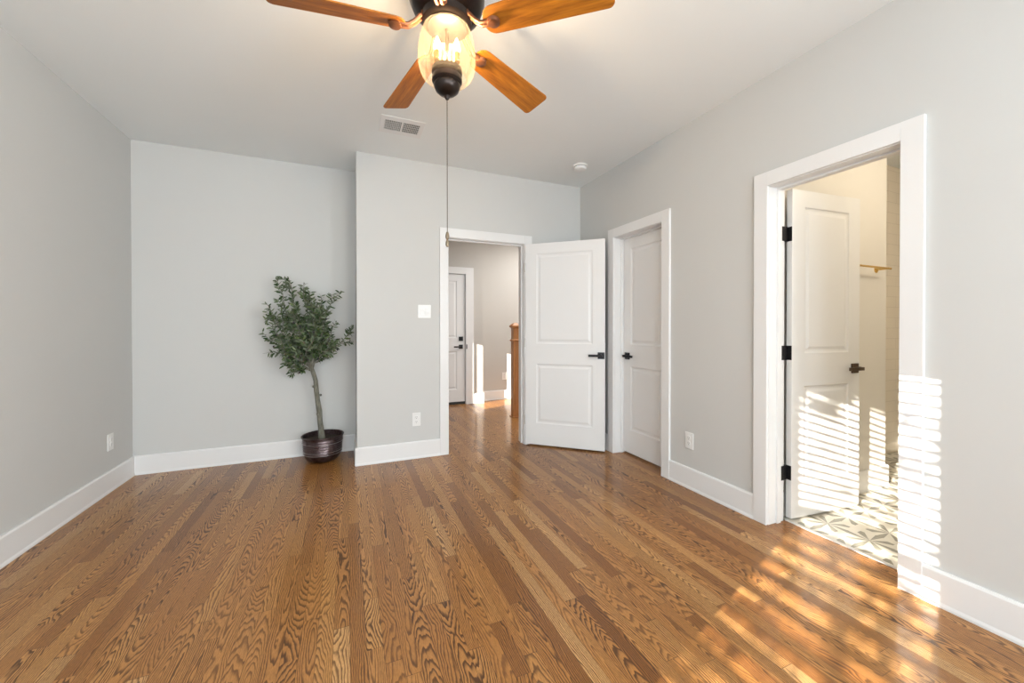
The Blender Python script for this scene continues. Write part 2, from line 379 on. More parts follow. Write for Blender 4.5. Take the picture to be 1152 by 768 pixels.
# cut the hall door opening out of the first box: rebuild as segments
bm.free(); bm = BM()
HD0, HD1 = .905, 1.722
box(bm, -1.62, HD0 - .015, 5.95, 6.07, 0, H); box(bm, HD1 + .015, 2.012, 5.95, 6.10, 0, H); box(bm, HD0 - .015, HD1 + .015, 5.95, 6.07, 2.06, H)
box(bm, 1.75, 4.1, 6.10, 6.22, 0, H)
struct(obj('wall_hall', bm, M['hallwall']), 'greige hallway wall with a white door and a small step back', 'wall')
bm = BM(); box(bm, 4.0, 4.1, 3.784, 6.10, 0, H); box(bm, 2.509, 4.1, 3.664, 3.784, 0, H)
struct(obj('wall_hall_right', bm, M['hallwall']), 'greige wall at the right end of the hallway', 'wall')
BWX = 3.797
bm = BM(); box(bm, XR + WT, BWX, 1.63, 1.75, 0, H)
struct(obj('wall_bathroom_left', bm, M['bath']), 'warm white bathroom wall behind the open bathroom door', 'wall')
bm = BM(); box(bm, BWX - .12, 5.3, 2.02, 2.14, 0, H)
struct(obj('wall_bathroom_back', bm, M['walltile']), 'white tiled recess wall beyond the towel bar wall', 'wall')
bm = BM(); box(bm, BWX - .12, BWX, 1.75, 2.02, 0, H); box(bm, 5.2, 5.3, -.9, 2.02, 0, H); box(bm, XR + WT, 5.3, -.9, -.8, 0, H)
struct(obj('wall_bathroom_right', bm, M['bath']), 'warm white far bathroom wall', 'wall')

# windows
def window(name, axis, c, a0, a1, z0, z1, label, outdir, rail=True):
    """simple double hung sash: frame + meeting rail, thin glass; plus inner casing"""
    def P(bm, p0, p1, q0, q1, r0, r1):   # p: depth outwards, q: along, r: height
        d0, d1 = sorted((c + outdir * p0, c + outdir * p1))
        if axis == 'x': box(bm, d0, d1, q0, q1, r0, r1)
        else: box(bm, q0, q1, d0, d1, r0, r1)
    bm = BM(); t = .045
    P(bm, .08, .13, a0, a0 + t, z0, z1); P(bm, .08, .13, a1 - t, a1, z0, z1); P(bm, .08, .13, a0 + t, a1 - t, z0, z0 + t); P(bm, .08, .13, a0 + t, a1 - t, z1 - t, z1)
    zm = (z0 + z1) / 2
    if rail: P(bm, .085, .125, a0 + t, a1 - t, zm - .02, zm + .02)
    # interior casing and stool
    P(bm, -.019, 0, a0 - CW, a0, z0 - .02, z1 + CW); P(bm, -.019, 0, a1, a1 + CW, z0 - .02, z1 + CW); P(bm, -.019, 0, a0, a1, z1, z1 + CW)
    P(bm, -.05, .08, a0, a1, z0 - .02, z0); P(bm, -.019, 0, a0 - CW, a1 + CW, z0 - .12, z0 - .02)
    o = struct(obj(name, bm, M['white'], bevel=.002), label, 'window')
    bm = BM(); P(bm, .102, .106, a0 + t, a1 - t, z0 + t, z1 - t); obj('pane', bm, M['glass'], o)
    return o
window('window_1', 'x', XL, WY0, WY1, .45, 2.25, 'white framed bedroom window in the left wall', -1)
window('window_2', 'x', XL, HY0, HY1, 1.02, 2.08, 'white framed hallway window in the left wall', -1, False)
window('fill_window_3', 'y', YR, -1.30, -.14, .5, 2.2, 'left white framed window added for fill light in the wall behind the viewpoint', -1)  # unseen window, put in to carry fill light
window('fill_window_4', 'y', YR, .62, 1.78, .5, 2.2, 'right white framed window added for fill light in the wall behind the viewpoint', -1)  # second unseen window, likewise put in for fill

window('fill_window_5', 'x', XR, -2.2, -1.2, .6, 2.2, 'white framed window added to light the left wall, near the rear end of the right wall', 1)  # invented opening, lets extra light reach the left wall

# window blind of the left window: it throws the striped sunlight
bl = empty('window_blind', (XL - .035, (WY0 + WY1) / 2, 2.22))
tag(bl, 'white two inch slatted blind hanging open in the left bedroom window', 'blind')
bw = (WY1 - WY0) / 2 - .006
bm = BM(); box(bm, -.03, .03, -bw, bw, -.02, .028); obj('headrail', bm, M['white'], bl, bevel=.003)
bm = BM()
n = 6
for s, zt in ((0, 0), (1, .003)):
    pass
prof = [(-.025 + .05 * k / n, .003 * (1 - ((k / n) * 2 - 1) ** 2)) for k in range(n + 1)]
poly = prof + [(a, b - .003) for a, b in reversed(prof)]
prism(bm, poly, [lambda u, v: (u, -bw, v), lambda u, v: (u, bw, v)])
slat = obj('slat', bm, M['white'], bl); slat.location = (0, 0, -.06); slat.rotation_euler = (0, math.radians(-4), 0)
zz = -.06 - .050
while zz > -1.72:
    c = slat.copy(); COL.objects.link(c); c.parent = bl; c.location = (0, 0, zz); zz -= .050
bm = BM(); box(bm, -.026, .026, -bw, bw, zz, zz + .018); obj('bottom_rail', bm, M['white'], bl, bevel=.003)
bm = BM()
for yc in (-bw * .6, bw * .6): box(bm, -.001, .001, yc - .0015, yc + .0015, zz, 0)
obj('cord', bm, M['white'], bl)

# ------------------------------------------------------------------ baseboards
BBP = [(0, 0), (.020, 0), (.020, .010), (.016, .022), (.016, .146), (.011, .156), (0, .156)]
def baseboard(name, runs, label):
    """runs: list of (p0, p1, normal) — p on wall plane, normal points into the room"""
    bm = BM()
    for p0, p1, nn in runs:
        p0 = Vector((*p0, 0)); p1 = Vector((*p1, 0)); nv = Vector((*nn, 0))
        prism(bm, BBP, [lambda u, v, p=p0: p + nv * u + Vector((0, 0, v)), lambda u, v, p=p1: p + nv * u + Vector((0, 0, v))])
    return struct(obj(name, bm, M['white']), label, 'baseboard')
baseboard('baseboard_left', [((XL, YR), (XL, YN), (1, 0))], 'tall white baseboard along the left wall')
baseboard('baseboard_back_left', [((XL, YN), (XBP, YN), (0, -1))], 'tall white baseboard behind the potted olive tree')
baseboard('baseboard_back_right', [((XBP, YN), (XBP, YB), (-1, 0)), ((XBP - .016, YB), (BX0 - CW + .004, YB), (0, -1)), ((BX1 + CW - .004, YB), (XR, YB), (0, -1))], 'tall white baseboard wrapping the corner left of the hallway doorway')
baseboard('baseboard_right', [((XR, YR), (XR, TY0 - CW + .004), (-1, 0)), ((XR, TY1 + CW - .004), (XR, CY0 - CW + .004), (-1, 0)), ((XR, CY1 + CW - .004), (XR, YB), (-1, 0))], 'tall white baseboard along the right wall')
baseboard('baseboard_hall', [((HD1 + .131, 5.95), (2.012 + .016, 5.95), (0, -1)), ((-1.62, 5.95), (HD0 - .13, 5.95), (0, -1)), ((2.012, 5.95), (2.012, 6.10), (1, 0)), ((2.012, 6.10), (4.0, 6.10), (0, -1))], 'white baseboard along the far hallway wall')
baseboard('baseboard_bathroom', [((XR + WT, 1.63), (BWX + .016, 1.63), (0, -1)), ((BWX, 1.63), (BWX, 2.02), (1, 0))], 'white baseboard under the towel bar in the bathroom')

# ------------------------------------------------------------------ door casings and jambs
def casing(name, axis, c, d, a0, a1, top, cw, cap, label, jt=WT, stop=None, back=True, jexact=0):
    """c: wall face, d: direction into the room (+-1). jambs run from c to c-d*jt."""
    bm = BM(); t = .019
    def P(p0, p1, q0, q1, r0, r1):
        d0, d1 = sorted((c + d * p0, c + d * p1))
        if axis == 'x': box(bm, d0, d1, q0, q1, r0, r1)
        else: box(bm, q0, q1, d0, d1, r0, r1)
    e = .004   # reveal
    P(0, t, a0 - cw + e, a0 - e, 0, top + cap); P(0, t, a1 + e, a1 + cw - e, 0, top + cap); P(0, t, a0 - e, a1 + e, top + e, top + cap)
    P(-jt, .001, a0 - .02, a0, 0, top); P(-jt, .001, a1, a1 + .02, 0, top); P(-jt, .001, a0 - .02, a1 + .02, top, top + .02)
    if back:
        P(-jt - t, -jt, a0 - cw + e, a0 - e, 0, top + cap); P(-jt - t, -jt, a1 + e, a1 + cw - e, 0, top + cap); P(-jt - t, -jt, a0 - e, a1 + e, top + e, top + cap)
    if stop is not None:
        s0, s1 = stop
        P(-s1, -s0, a0, a0 + .011, 0, top); P(-s1, -s0, a1 - .011, a1, 0, top); P(-s1, -s0, a0 + .011, a1 - .011, top - .011, top)
    return struct(obj(name, bm, M['white'], bevel=.0015), label, 'door trim')
casing('trim_2', 'y', YB, -1, BX0 - 0, BX1, DH, CW, CW, 'white casing around the open hallway doorway', jt=.12, stop=(.04, .075))
casing('trim_3', 'x', XR, -1, CY0, CY1, DH, CW, CW, 'white casing around the closed closet door', stop=(.065, .098), back=False)
casing('trim_4', 'x', XR, -1, TY0, TY1, DH, CW, CW, 'white casing around the bathroom doorway', stop=(.065, .100), jt=.141, back=False)
casing('trim_5', 'y', 5.95, -1, HD0, HD1, 2.045, .135, .105, 'white casing around the far hallway door', jt=.12, stop=(.05, .075), back=False)

# ------------------------------------------------------------------ doors
def door_bm(w, h, t, z0=.012, stile=.118):
    """leaf in local coords: x 0..w, y 0..t (front at y=0), z z0..h. two moulded panels each side"""
    bm = BM(); xs = [0, stile, w - stile, w]; zs = [z0, .235, .838, 1.045, h - .105, h]
    def face(yf, sgn):
        for i in range(3):
            for k in range(5):
                x0, x1, a, b = xs[i], xs[i + 1], zs[k], zs[k + 1]
                if i == 1 and k in (1, 3):
                    rings = [(0, 0), (.006, .0055), (.016, .0075), (.026, .0065), (.040, .0015), (.044, .001)]
                    prev = None
                    for ins, dep in rings:
                        r = [bm.verts.new((px, yf + sgn * dep, pz)) for px, pz in ((x0 + ins, a + ins), (x1 - ins, a + ins), (x1 - ins, b - ins), (x0 + ins, b - ins))]
                        if prev:
                            for q in range(4): bm.faces.new((prev[q], prev[(q + 1) % 4], r[(q + 1) % 4], r[q]))
                        prev = r
                    bm.faces.new(prev)
                else: bm.faces.new([bm.verts.new(p) for p in ((x0, yf, a), (x1, yf, a), (x1, yf, b), (x0, yf, b))])
    face(0, 1); face(t, -1)
    for (xa, ya, xb, yb) in ((0, 0, 0, t), (w, 0, w, t)):
        for k in range(5): bm.faces.new([bm.verts.new(p) for p in ((xa, ya, zs[k]), (xb, yb, zs[k]), (xb, yb, zs[k + 1]), (xa, ya, zs[k + 1]))])
    for z in (zs[0], zs[-1]):
        for i in range(3): bm.faces.new([bm.verts.new(p) for p in ((xs[i], 0, z), (xs[i + 1], 0, z), (xs[i + 1], t, z), (xs[i], t, z))])
    bmesh.ops.remove_doubles(bm, verts=bm.verts, dist=1e-5)
    return bm
def lever(parent, x, z, yf, sgn, direc, m, rose=.064, ln=.115, name='door_handle'):
    """sgn: direction (local y) out of the face; direc: +-1 along x for the lever"""
    bm = BM(); r = rose / 2
    def yb(a, b): return sorted((yf + sgn * a, yf + sgn * b))
    y0, y1 = yb(0, .009); box(bm, x - r, x + r, y0, y1, z - r, z + r)
    R = Matrix.Translation((x, yf + sgn * .009, z)) @ Matrix.Rotation(-sgn * PI / 2, 4, 'X')
    lathe(bm, [(.013, 0), (.013, .032), (.012, .034)], 16, R)
    y0, y1 = yb(.038, .052); x0, x1 = sorted((x - direc * .016, x + direc * ln)); box(bm, x0, x1, y0, y1, z - .011, z + .011)
    return obj(name, bm, m, parent, bevel=.002)
def hinge(parent, x, y, z, m, open_leaf=True):
    """knuckle barrel and leaf on the hinge edge at local (x,y)"""
    bm = BM()
    for k in range(5):
        lathe(bm, [(.0062, 0), (.0062, .0165)], 12, Matrix.Translation((x, y, z - .0445 + k * .0178)))
    lathe(bm, [(.0001, 0), (.005, .002), (.005, .005), (.0001, .008)], 10, Matrix.Translation((x, y, z + .0445)))
    return bm

# door 1: bedroom door, opened into the room
hx, hy = 1.688, 3.634
d1 = empty('door_1', (hx, hy, 0), math.atan2(3.09 - hy, 2.282 - hx))
struct(d1, 'white two panel bedroom door standing open beside the hallway doorway', 'door')
# leaf: front (visible) face is toward the camera => local -y side
obj('leaf', door_bm(.800, 2.060, .035, .016), M['white'], d1, bevel=.0015)
lever(d1, .765, .936, 0, -1, -1, M['black']); lever(d1, .765, .936, .035, 1, -1, M['black'])
bm = BM(); box(bm, .7995, .8012, .006, .029, .905, .965); obj('latch_plate', bm, M['nickel'], d1)
for z in (.26, 1.05, 1.82):
    bm = hinge(d1, -.004, -.003, z, M['nickel']); box(bm, -.0015, .0015, 0, .030, z - .044, z + .044); obj('hinge', bm, M['nickel'], d1, smooth=True)

# door 2: closed closet door
d2 = empty('door_2', (XR + .100, CY1 - .003, 0), -PI / 2)
struct(d2, 'white two panel closet door, closed, in the right wall', 'door')
# local +x runs towards -Y ; local y: rotate -90 => local y -> +X. front face y=0 faces the room (-X)
obj('leaf', door_bm(CY1 - CY0 - .006, 2.058, .035, .016, .105), M['white'], d2, bevel=.0015)
lever(d2, .062, .936, 0, -1, 1, M['black'])

# door 3: bathroom door, opened into the bathroom
hx, hy = 2.541, 1.548
fx, fy = 3.165, 1.497
d3 = empty('door_3', (hx, hy, 0), math.atan2(fy - hy, fx - hx))
struct(d3, 'white two panel bathroom door standing open inside the bathroom', 'door')
obj('leaf', door_bm(.626, 2.066, .035, .016, .108), M['white'], d3, bevel=.0015)
lever(d3, .574, .936, 0, -1, -1, M['darkbronze']); lever(d3, .574, .936, .035, 1, -1, M['darkbronze'])
o = None
bm = BM(); box(bm, .6255, .6272, .006, .029, .905, .965); obj('latch_plate', bm, M['darkbronze'], d3)
for z in (.300, 1.049, 1.789):
    bm = BM()
    for k in range(5): lathe(bm, [(.0055, 0), (.0055, .0172)], 12, Matrix.Translation((-.012, .036, z - .045 + k * .0182)))
    box(bm, -.0018, 0, .001, .034, z - .045, z + .045)
    box(bm, -.044, 0, -.0018, 0, z - .045, z + .045, Matrix.Translation((-.032, .0235, 0)) @ Matrix.Rotation(math.radians(4.67), 4, 'Z'))
    box(bm, -.033, -.012, .022, .0235, z - .045, z + .045)
    obj('hinge', bm, M['black'], d3, bevel=.0006)

# door 4: far hallway door
d4 = empty('door_4', (HD0 + .004, 5.965, 0), 0)
struct(d4, 'white two panel door at the end of the hallway, closed', 'door')
obj('leaf', door_bm(HD1 - HD0 - .008, 2.040, .04, .042, .13), M['white'], d4, bevel=.0015)
lever(d4, HD1 - HD0 - .075, .905, 0, -1, -1, M['black'], ln=.12)
bm = BM(); xx = HD1 - HD0 - .075; box(bm, xx - .034, xx + .034, -.014, 0, 1.03 - .034, 1.03 + .034); box(bm, xx - .006, xx + .006, -.030, -.014, 1.012, 1.048)
obj('deadbolt', bm, M['black'], d4, bevel=.002)
bm = BM(); box(bm, 0, HD1 - HD0 - .008, -.002, .038, .002, .042); obj('door_gap_shade', bm, M['shadowgap'], d4)  # dark box standing in for the shade in the gap under the door
bm = BM(); box(bm, HD1 - HD0 + .006, HD1 - HD0 + .02, -.037, -.034, .87, .94); obj('strike_plate', bm, M['black'], d4)

# ------------------------------------------------------------------ outlets and switch
def outlet(loc, rz, label, switch=False):
    """local: plate in x-z plane, facing -y"""
    t = empty('light_switch' if switch else 'wall_outlet', loc, rz)
    tag(t, label, 'switch' if switch else 'outlet')
    w = .059 if switch else .0375; h = .061
    bm = BM(); box(bm, -w, w, -.006, 0, -h, h); obj('cover_plate', bm, M['plastic'], t, bevel=.002)
    if switch:
        for x in (-.023, .023):
            bm = BM(); prism(bm, [(-.033, -.006), (.033, -.006), (.033, -.0085), (0, -.0072), (-.033, -.012)], [lambda u, v, x=x: (x - .0165, v, u), lambda u, v, x=x: (x + .0165, v, u)])
            obj('rocker', bm, M['plastic'], t, bevel=.0008)
    else:
        for zc in (-.020, .020):
            bm = BM(); lathe(bm, [(.0172, 0), (.0172, .0028), (.016, .0034)], 24, Matrix.Translation((0, -.006, zc)) @ Matrix.Rotation(PI / 2, 4, 'X')); f = obj('receptacle', bm, M['plastic'], t)
            bm = BM()
            for x, hh in ((-.006, .0045), (.006, .0035)): box(bm, x - .0012, x + .0012, -.0096, -.0094, zc + .004 - hh, zc + .004 + hh)
            lathe(bm, [(.0026, 0), (.0026, .0002)], 12, Matrix.Translation((0, -.0094, zc - .008)) @ Matrix.Rotation(PI / 2, 4, 'X'))
            obj('slot', bm, M['slot'], f)
    for zc in ((-.048, .048) if switch else (0,)):
        bm = BM(); lathe(bm, [(.003, 0), (.003, .0012)], 10, Matrix.Translation((0 if not switch else .023, -.006, zc)) @ Matrix.Rotation(PI / 2, 4, 'X')); obj('screw', bm, M['plastic'], t)
    return t
outlet((.665, YB, 1.357), 0, 'white double rocker light switch left of the hallway doorway', True)
outlet((.590, YB, .358), 0, 'white outlet low on the wall just left of the hallway doorway')
outlet((XL, 3.818, .362), PI / 2, 'white outlet low on the left wall near the niche corner')
outlet((XR, 2.172, .358), -PI / 2, 'white outlet on the right wall between closet and bathroom doorways')
outlet((2.44, 6.10, .39), 0, 'white outlet low on the far hallway wall beside the newel post')

# ------------------------------------------------------------------ ceiling vent, smoke detector
v = empty('ceiling_vent', (.392, 3.085, H)); tag(v, 'white rectangular air register with two louvred banks on the ceiling', 'vent')
bm = BM(); ox, oy, ix, iy = .158, .128, .128, .072
prism(bm, [(-ox, 0), (ox, 0), (ox, -.004), (-ox, -.004)], [lambda a, b: (a, -oy, b), lambda a, b: (a, -iy, b)])
prism(bm, [(-ox, 0), (ox, 0), (ox, -.004), (-ox, -.004)], [lambda a, b: (a, iy, b), lambda a, b: (a, oy, b)])
box(bm, -ox, -ix, -iy, iy, -.004, 0); box(bm, ix, ox, -iy, iy, -.004, 0); box(bm, -.008, .008, -iy, iy, -.005, 0)
obj('frame', bm, M['white'], v, bevel=.001)
bm = BM(); box(bm, -ix, ix, -iy, iy, -.0008, 0); obj('duct_shade', bm, M['grille'], v)  # dark sheet painted in for the shade inside the duct
for sgn in (-1, 1):
    bm = BM()
    for k in range(11):
        xc = sgn * (.016 + k * .0108)
        box(bm, -.0006, .0006, -iy, iy, -.0042, .0042, Matrix.Translation((xc, 0, -.0045)) @ Matrix.Rotation(sgn * math.radians(35), 4, 'Y'))
    for k in range(1, 5): yc = -iy + 2 * iy * k / 5; box(bm, min(sgn * .010, sgn * ix), max(sgn * .010, sgn * ix), yc - .0012, yc + .0012, -.004, -.001)
    obj('louvre_bank', bm, M['white'], v)
s = empty('smoke_detector', (2.045, 3.165, H)); tag(s, 'round white smoke detector on the ceiling near the far right corner', 'smoke detector')
bm = BM(); lathe(bm, [(.068, 0), (.068, -.012), (.062, -.014)], 40); obj('base', bm, M['plastic'], s, smooth=True)
bm = BM(); lathe(bm, [(.055, -.014), (.058, -.020), (.054, -.040), (.040, -.046), (0, -.047)], 40, caps=False); c = obj('cover', bm, M['plastic'], s, smooth=True)
bm = BM(); lathe(bm, [(.0565, -.0135), (.0565, -.0175)], 40); obj('vent_slot', bm, M['slot'], c, smooth=True)

# ------------------------------------------------------------------ ceiling fan
FD = 1.63; FX, FY = .4026 / 1.717 * FD, 1.6682 / 1.717 * FD
fan = empty('ceiling_fan', (FX, FY, H)); tag(fan, 'bronze flush mount ceiling fan with wooden blades and an amber glass lamp', 'ceiling fan')
def Z(z): return z - H
bm = BM(); lathe(bm, [(.095, 0), (.125, Z(2.715)), (.147, Z(2.65)), (.156, Z(2.585)), (.153, Z(2.54)), (.136, Z(2.500)), (.112, Z(2.480)), (.102, Z(2.474))], 56)
obj('motor_housing', bm, M['bronze'], fan, smooth=True)
bm = BM(); lathe(bm, [(.102, Z(2.474)), (.100, Z(2.468)), (.100, Z(2.450)), (.092, Z(2.442)), (.078, Z(2.438)), (.078, Z(2.430)), (.0, Z(2.430))], 56, caps=False)
obj('flywheel_ring', bm, M['bronze'], fan, smooth=True)
ZB = 2.417; PH = math.radians(29.6); PITCH = math.radians(-17)
def blade_bm():
    bm = BM(); R0, R1, w0, w1, t = .165, .665, .054, .072, .006
    pts = []
    def arc(cx, cy, r, a0, a1, n):
        for k in range(n + 1):
            a = a0 + (a1 - a0) * k / n; pts.append((cx + r * math.cos(a), cy + r * math.sin(a)))
    arc(R0 + .045, -w0 + .045, .045, -PI, -PI / 2, 6); arc(R1 - .022, -w1 + .022, .022, -PI / 2, 0, 5)
    arc(R1 - .022, w1 - .022, .022, 0, PI / 2, 5); arc(R0 + .045, w0 - .045, .045, PI / 2, PI, 6)
    prism(bm, pts, [lambda a, b: (a, b, -t / 2), lambda a, b: (a, b, t / 2)])
    return bm
def iron_bm():
    bm = BM()
    # medallion under the blade root
    lathe(bm, [(.0, -.016), (.020, -.016), (.0245, -.013), (.026, -.004), (.026, .0)], 28, Matrix.Translation((.205, 0, -.003)), caps=False)
    # two curved prongs from flywheel to medallion
    for s in (-1, 1):
        tube(bm, [(.088, s * .012, .050), (.108, s * .012, .040), (.130, s * .010, .014), (.155, s * .009, -.004), (.190, s * .010, -.008)], [.008, .008, .0075, .0075, .007], 8)
    box(bm, .078, .104, -.020, .020, .042, .056)
    return bm
b0 = None
for k in range(5):
    a = PH - k * 2 * PI / 5
    if b0 is None:
        b0 = obj('blade', blade_bm(), M['blade'], fan, bevel=.0015); i0 = obj('blade_iron', iron_bm(), M['bracket'], b0, smooth=True)
        i0.rotation_euler = (-PITCH, 0, 0); b = b0
    else:
        b = b0.copy(); COL.objects.link(b); b.parent = fan; i = i0.copy(); COL.objects.link(i); i.parent = b
    b.location = (0, 0, Z(ZB)); b.rotation_euler = (PITCH, 0, 0)
    b.rotation_mode = 'XYZ'; b.matrix_basis = Matrix.Translation((0, 0, Z(ZB))) @ Matrix.Rotation(a, 4, 'Z') @ Matrix.Rotation(PITCH, 4, 'X')
GP = [(.078, 2.438), (.094, 2.424), (.107, 2.390), (.1155, 2.345), (.117, 2.300), (.1125, 2.266), (.101, 2.240), (.086, 2.225), (.080, 2.222)]
bm = BM(); lathe(bm, [(r, Z(z)) for r, z in GP], 56, caps=False)
g = obj('glass_shade', bm, M['amber'], fan, smooth=True, angle=80)
bm = BM(); lathe(bm, [(.008, Z(2.430)), (.008, Z(2.270))], 12); obj('lamp_stem', bm, M['bronze'], fan, smooth=True)
bm = BM(); lathe(bm, [(.0, Z(2.278)), (.045, Z(2.276)), (.061, Z(2.266)), (.062, Z(2.250)), (.056, Z(2.243)), (.056, Z(2.236)), (.061, Z(2.229)), (.061, Z(2.216)), (.053, Z(2.208)), (0, Z(2.205))], 48, caps=False)
obj('lamp_holder', bm, M['bronze'], fan, smooth=True)
bm = BM(); lathe(bm, [(.0, Z(2.209)), (.050, Z(2.208)), (.053, Z(2.204)), (.053, Z(2.196)), (.047, Z(2.180)), (.034, Z(2.168)), (.018, Z(2.161)), (.010, Z(2.160)), (.011, Z(2.152)), (.006, Z(2.144)), (0, Z(2.143))], 48, caps=False)
obj('bottom_cap', bm, M['bronze'], fan, smooth=True)
view = math.atan2(FY, FX)
bulb0 = None
for k in range(3):
    a = view + k * 2 * PI / 3
    px, py = .045 * math.cos(a), .045 * math.sin(a)
    if bulb0 is None:
        bm = BM(); lathe(bm, [(.0, .050), (.003, .045), (.009, .030), (.0145, .010), (.014, -.004), (.009, -.012), (0, -.012)], 20, caps=False)
        bulb0 = obj('bulb', bm, M['bulb'], fan, smooth=True); B = bulb0
        bm = BM(); lathe(bm, [(.0125, -.012), (.0125, -.050)], 20); k0 = obj('candle_sleeve', bm, M['brass'], bulb0, smooth=True)
    else:
        B = bulb0.copy(); COL.objects.link(B); B.parent = fan; q = k0.copy(); COL.objects.link(q); q.parent = B
    B.location = (px, py, Z(2.335))
pl = bpy.data.lights.new('fan_lamp', 'POINT'); pl.energy = 27; pl.color = (1, .80, .58); pl.shadow_soft_size = .03
po = bpy.data.objects.new('fan_lamp', pl); COL.objects.link(po); po.location = (FX, FY, 2.345)
bm = BM()
zc = 2.142
lathe(bm, [(.0016, Z(2.144)), (.0016, Z(1.600))], 8)
nb = 0
while zc > 1.60:
    lathe(bm, [(.0, .0021), (.0021, .0), (.0, -.0021)], 6, Matrix.Translation((0, 0, Z(zc))), caps=False); zc -= .0105
ch = obj('pull_chain', bm, M['chain'], fan, smooth=True)
bm = BM(); lathe(bm, [(0, Z(1.604)), (.004, Z(1.602)), (.0075, Z(1.590)), (.008, Z(1.580)), (.005, Z(1.571)), (.003, Z(1.569)), (.005, Z(1.567)), (.0075, Z(1.558)), (.008, Z(1.549)), (.005, Z(1.541)), (0, Z(1.539))], 20, caps=False)
obj('chain_fob', bm, M['fob'], ch, smooth=True)

# ------------------------------------------------------------------ potted olive tree
PX, PY = -.205, 3.945
tr = empty('potted_olive_tree', (PX, PY, 0)); tag(tr, 'small olive tree in a dark hammered metal pot standing in the back niche', 'potted tree')
PR = [(0, .004), (.085, .004), (.110, .010), (.135, .028), (.152, .055), (.160, .085)]
for k in range(7):
    z = .085 + k * .019; r = .160 + .0016 * k
    PR += [(r, z), (r - .0022, z + .004), (r - .0022, z + .010), (r + .002, z + .0145)]
PR += [(.172, .222), (.178, .228), (.178, .234), (.172, .236), (.165, .230), (.160, .180), (0, .165)]
bm = BM(); lathe(bm, PR, 64, caps=False); pot = obj('pot', bm, M['pot'], tr, smooth=True)
bm = BM()
for z, r in ((.078, .1605), (.101, .1625), (.176, .1690)):
    lathe(bm, [(r, z - .0022), (r + .0022, z - .001), (r + .0022, z + .001), (r, z + .0022)], 64)
obj('silver_band', bm, M['potband'], pot, smooth=True)
bm = BM()
va = math.atan2(-PY, -PX) # towards the viewpoint
ring = [(.025 * math.cos(q * PI / 8), .022 * math.sin(q * PI / 8)) for q in range(17)]
er = Vector((math.cos(va), math.sin(va), 0)); et = Vector((-math.sin(va), math.cos(va), 0))
for sg in (0.10, ):
    base = er * .172
    tube(bm, [base + et * a * 1.3 + er * .006 + Vector((0, 0, .148 + b * .9)) for a, b in ring], .0022, 6, cap=False)
obj('ring_handle', bm, M['potband'], pot, smooth=True)
bm = BM(); lathe(bm, [(0, .203), (.06, .200), (.12, .196), (.1635, .192)], 40, caps=False)
for v_ in bm.verts: v_.co.z += random.uniform(-.004, .004)
obj('soil', bm, M['soil'], pot, smooth=True)
def loc(x, y, z): return Vector((x - PX, y - PY, z))
bm = BM()
trunk = [loc(-.212, 3.945, .185), loc(-.218, 3.94, .27), loc(-.228, 3.935, .36), loc(-.232, 3.93, .45), loc(-.246, 3.935, .55), loc(-.255, 3.93, .64), loc(-.262, 3.93, .73), loc(-.283, 3.93, .81), loc(-.300, 3.93, .87)]
tube(bm, trunk, [.031, .024, .022, .0235, .020, .0205, .0185, .018, .016], 14)
for (x, z) in ((-.245, .43), (-.222, .60), (-.275, .68)): lathe(bm, [(0, .012), (.010, .008), (.012, 0), (.010, -.010), (0, -.012)], 8, Matrix.Translation(loc(x, 3.915, z)), caps=False)
obj('trunk', bm, M['bark'], tr, smooth=True, angle=70)
# branches to measured tips
tips = [(-.557, 3.90, 1.625), (-.480, 3.98, 1.66), (-.345, 3.86, 1.585), (-.125, 3.92, 1.515), (-.215, 4.0, 1.50), (-.635, 3.90, 1.42), (-.60, 3.83, 1.235), (-.605, 3.96, 1.13),
        (.035, 3.84, 1.180), (-.085, 3.93, 1.27), (-.500, 3.82, .885), (-.44, 3.99, .98), (-.25, 3.74, 1.30), (-.42, 3.76, 1.33), (-.33, 3.70, 1.10), (-.12, 3.78, 1.05), (-.52, 3.78, 1.05),
        (-.38, 4.02, 1.30), (-.18, 3.99, 1.18), (-.28, 3.80, 1.45), (-.45, 3.90, 1.50), (-.16, 3.86, 1.38), (-.46, 3.86, 1.36), (-.52, 3.88, 1.22), (-.30, 3.88, 1.53), (-.42, 3.90, 1.12), (-.24, 3.82, 1.20)]
root = loc(-.295, 3.93, .85)
bb = BM(); lf = BM(); ol = []
def leaf(bm, p, d, size):
    d = d.normalized(); up = Vector((random.uniform(-1, 1), random.uniform(-1, 1), random.uniform(-.2, 1))); s = d.cross(up)
    if s.length < .05: return
    s.normalize(); n = s.cross(d); w = size * random.uniform(.12, .17); c = size * random.uniform(-.15, .18)
    a = bm.verts.new(p); m1 = bm.verts.new(p + d * size * .35 + n * c * .6); m2 = bm.verts.new(p + d * size * .72 + n * c * .8); e = bm.verts.new(p + d * size + n * c * .4)
    l1 = bm.verts.new(p + d * size * .35 + s * w + n * (c * .6 + w * .3)); r1 = bm.verts.new(p + d * size * .35 - s * w + n * (c * .6 + w * .3))
    l2 = bm.verts.new(p + d * size * .72 + s * w * .8 + n * (c * .8 + w * .25)); r2 = bm.verts.new(p + d * size * .72 - s * w * .8 + n * (c * .8 + w * .25))
    for f in ((a, l1, m1), (a, m1, r1), (l1, l2, m2, m1), (m1, m2, r2, r1), (l2, e, m2), (m2, e, r2)): bm.faces.new(f)
LIMY = 4.14 - PY; LIMX = XBP - .01 - PX
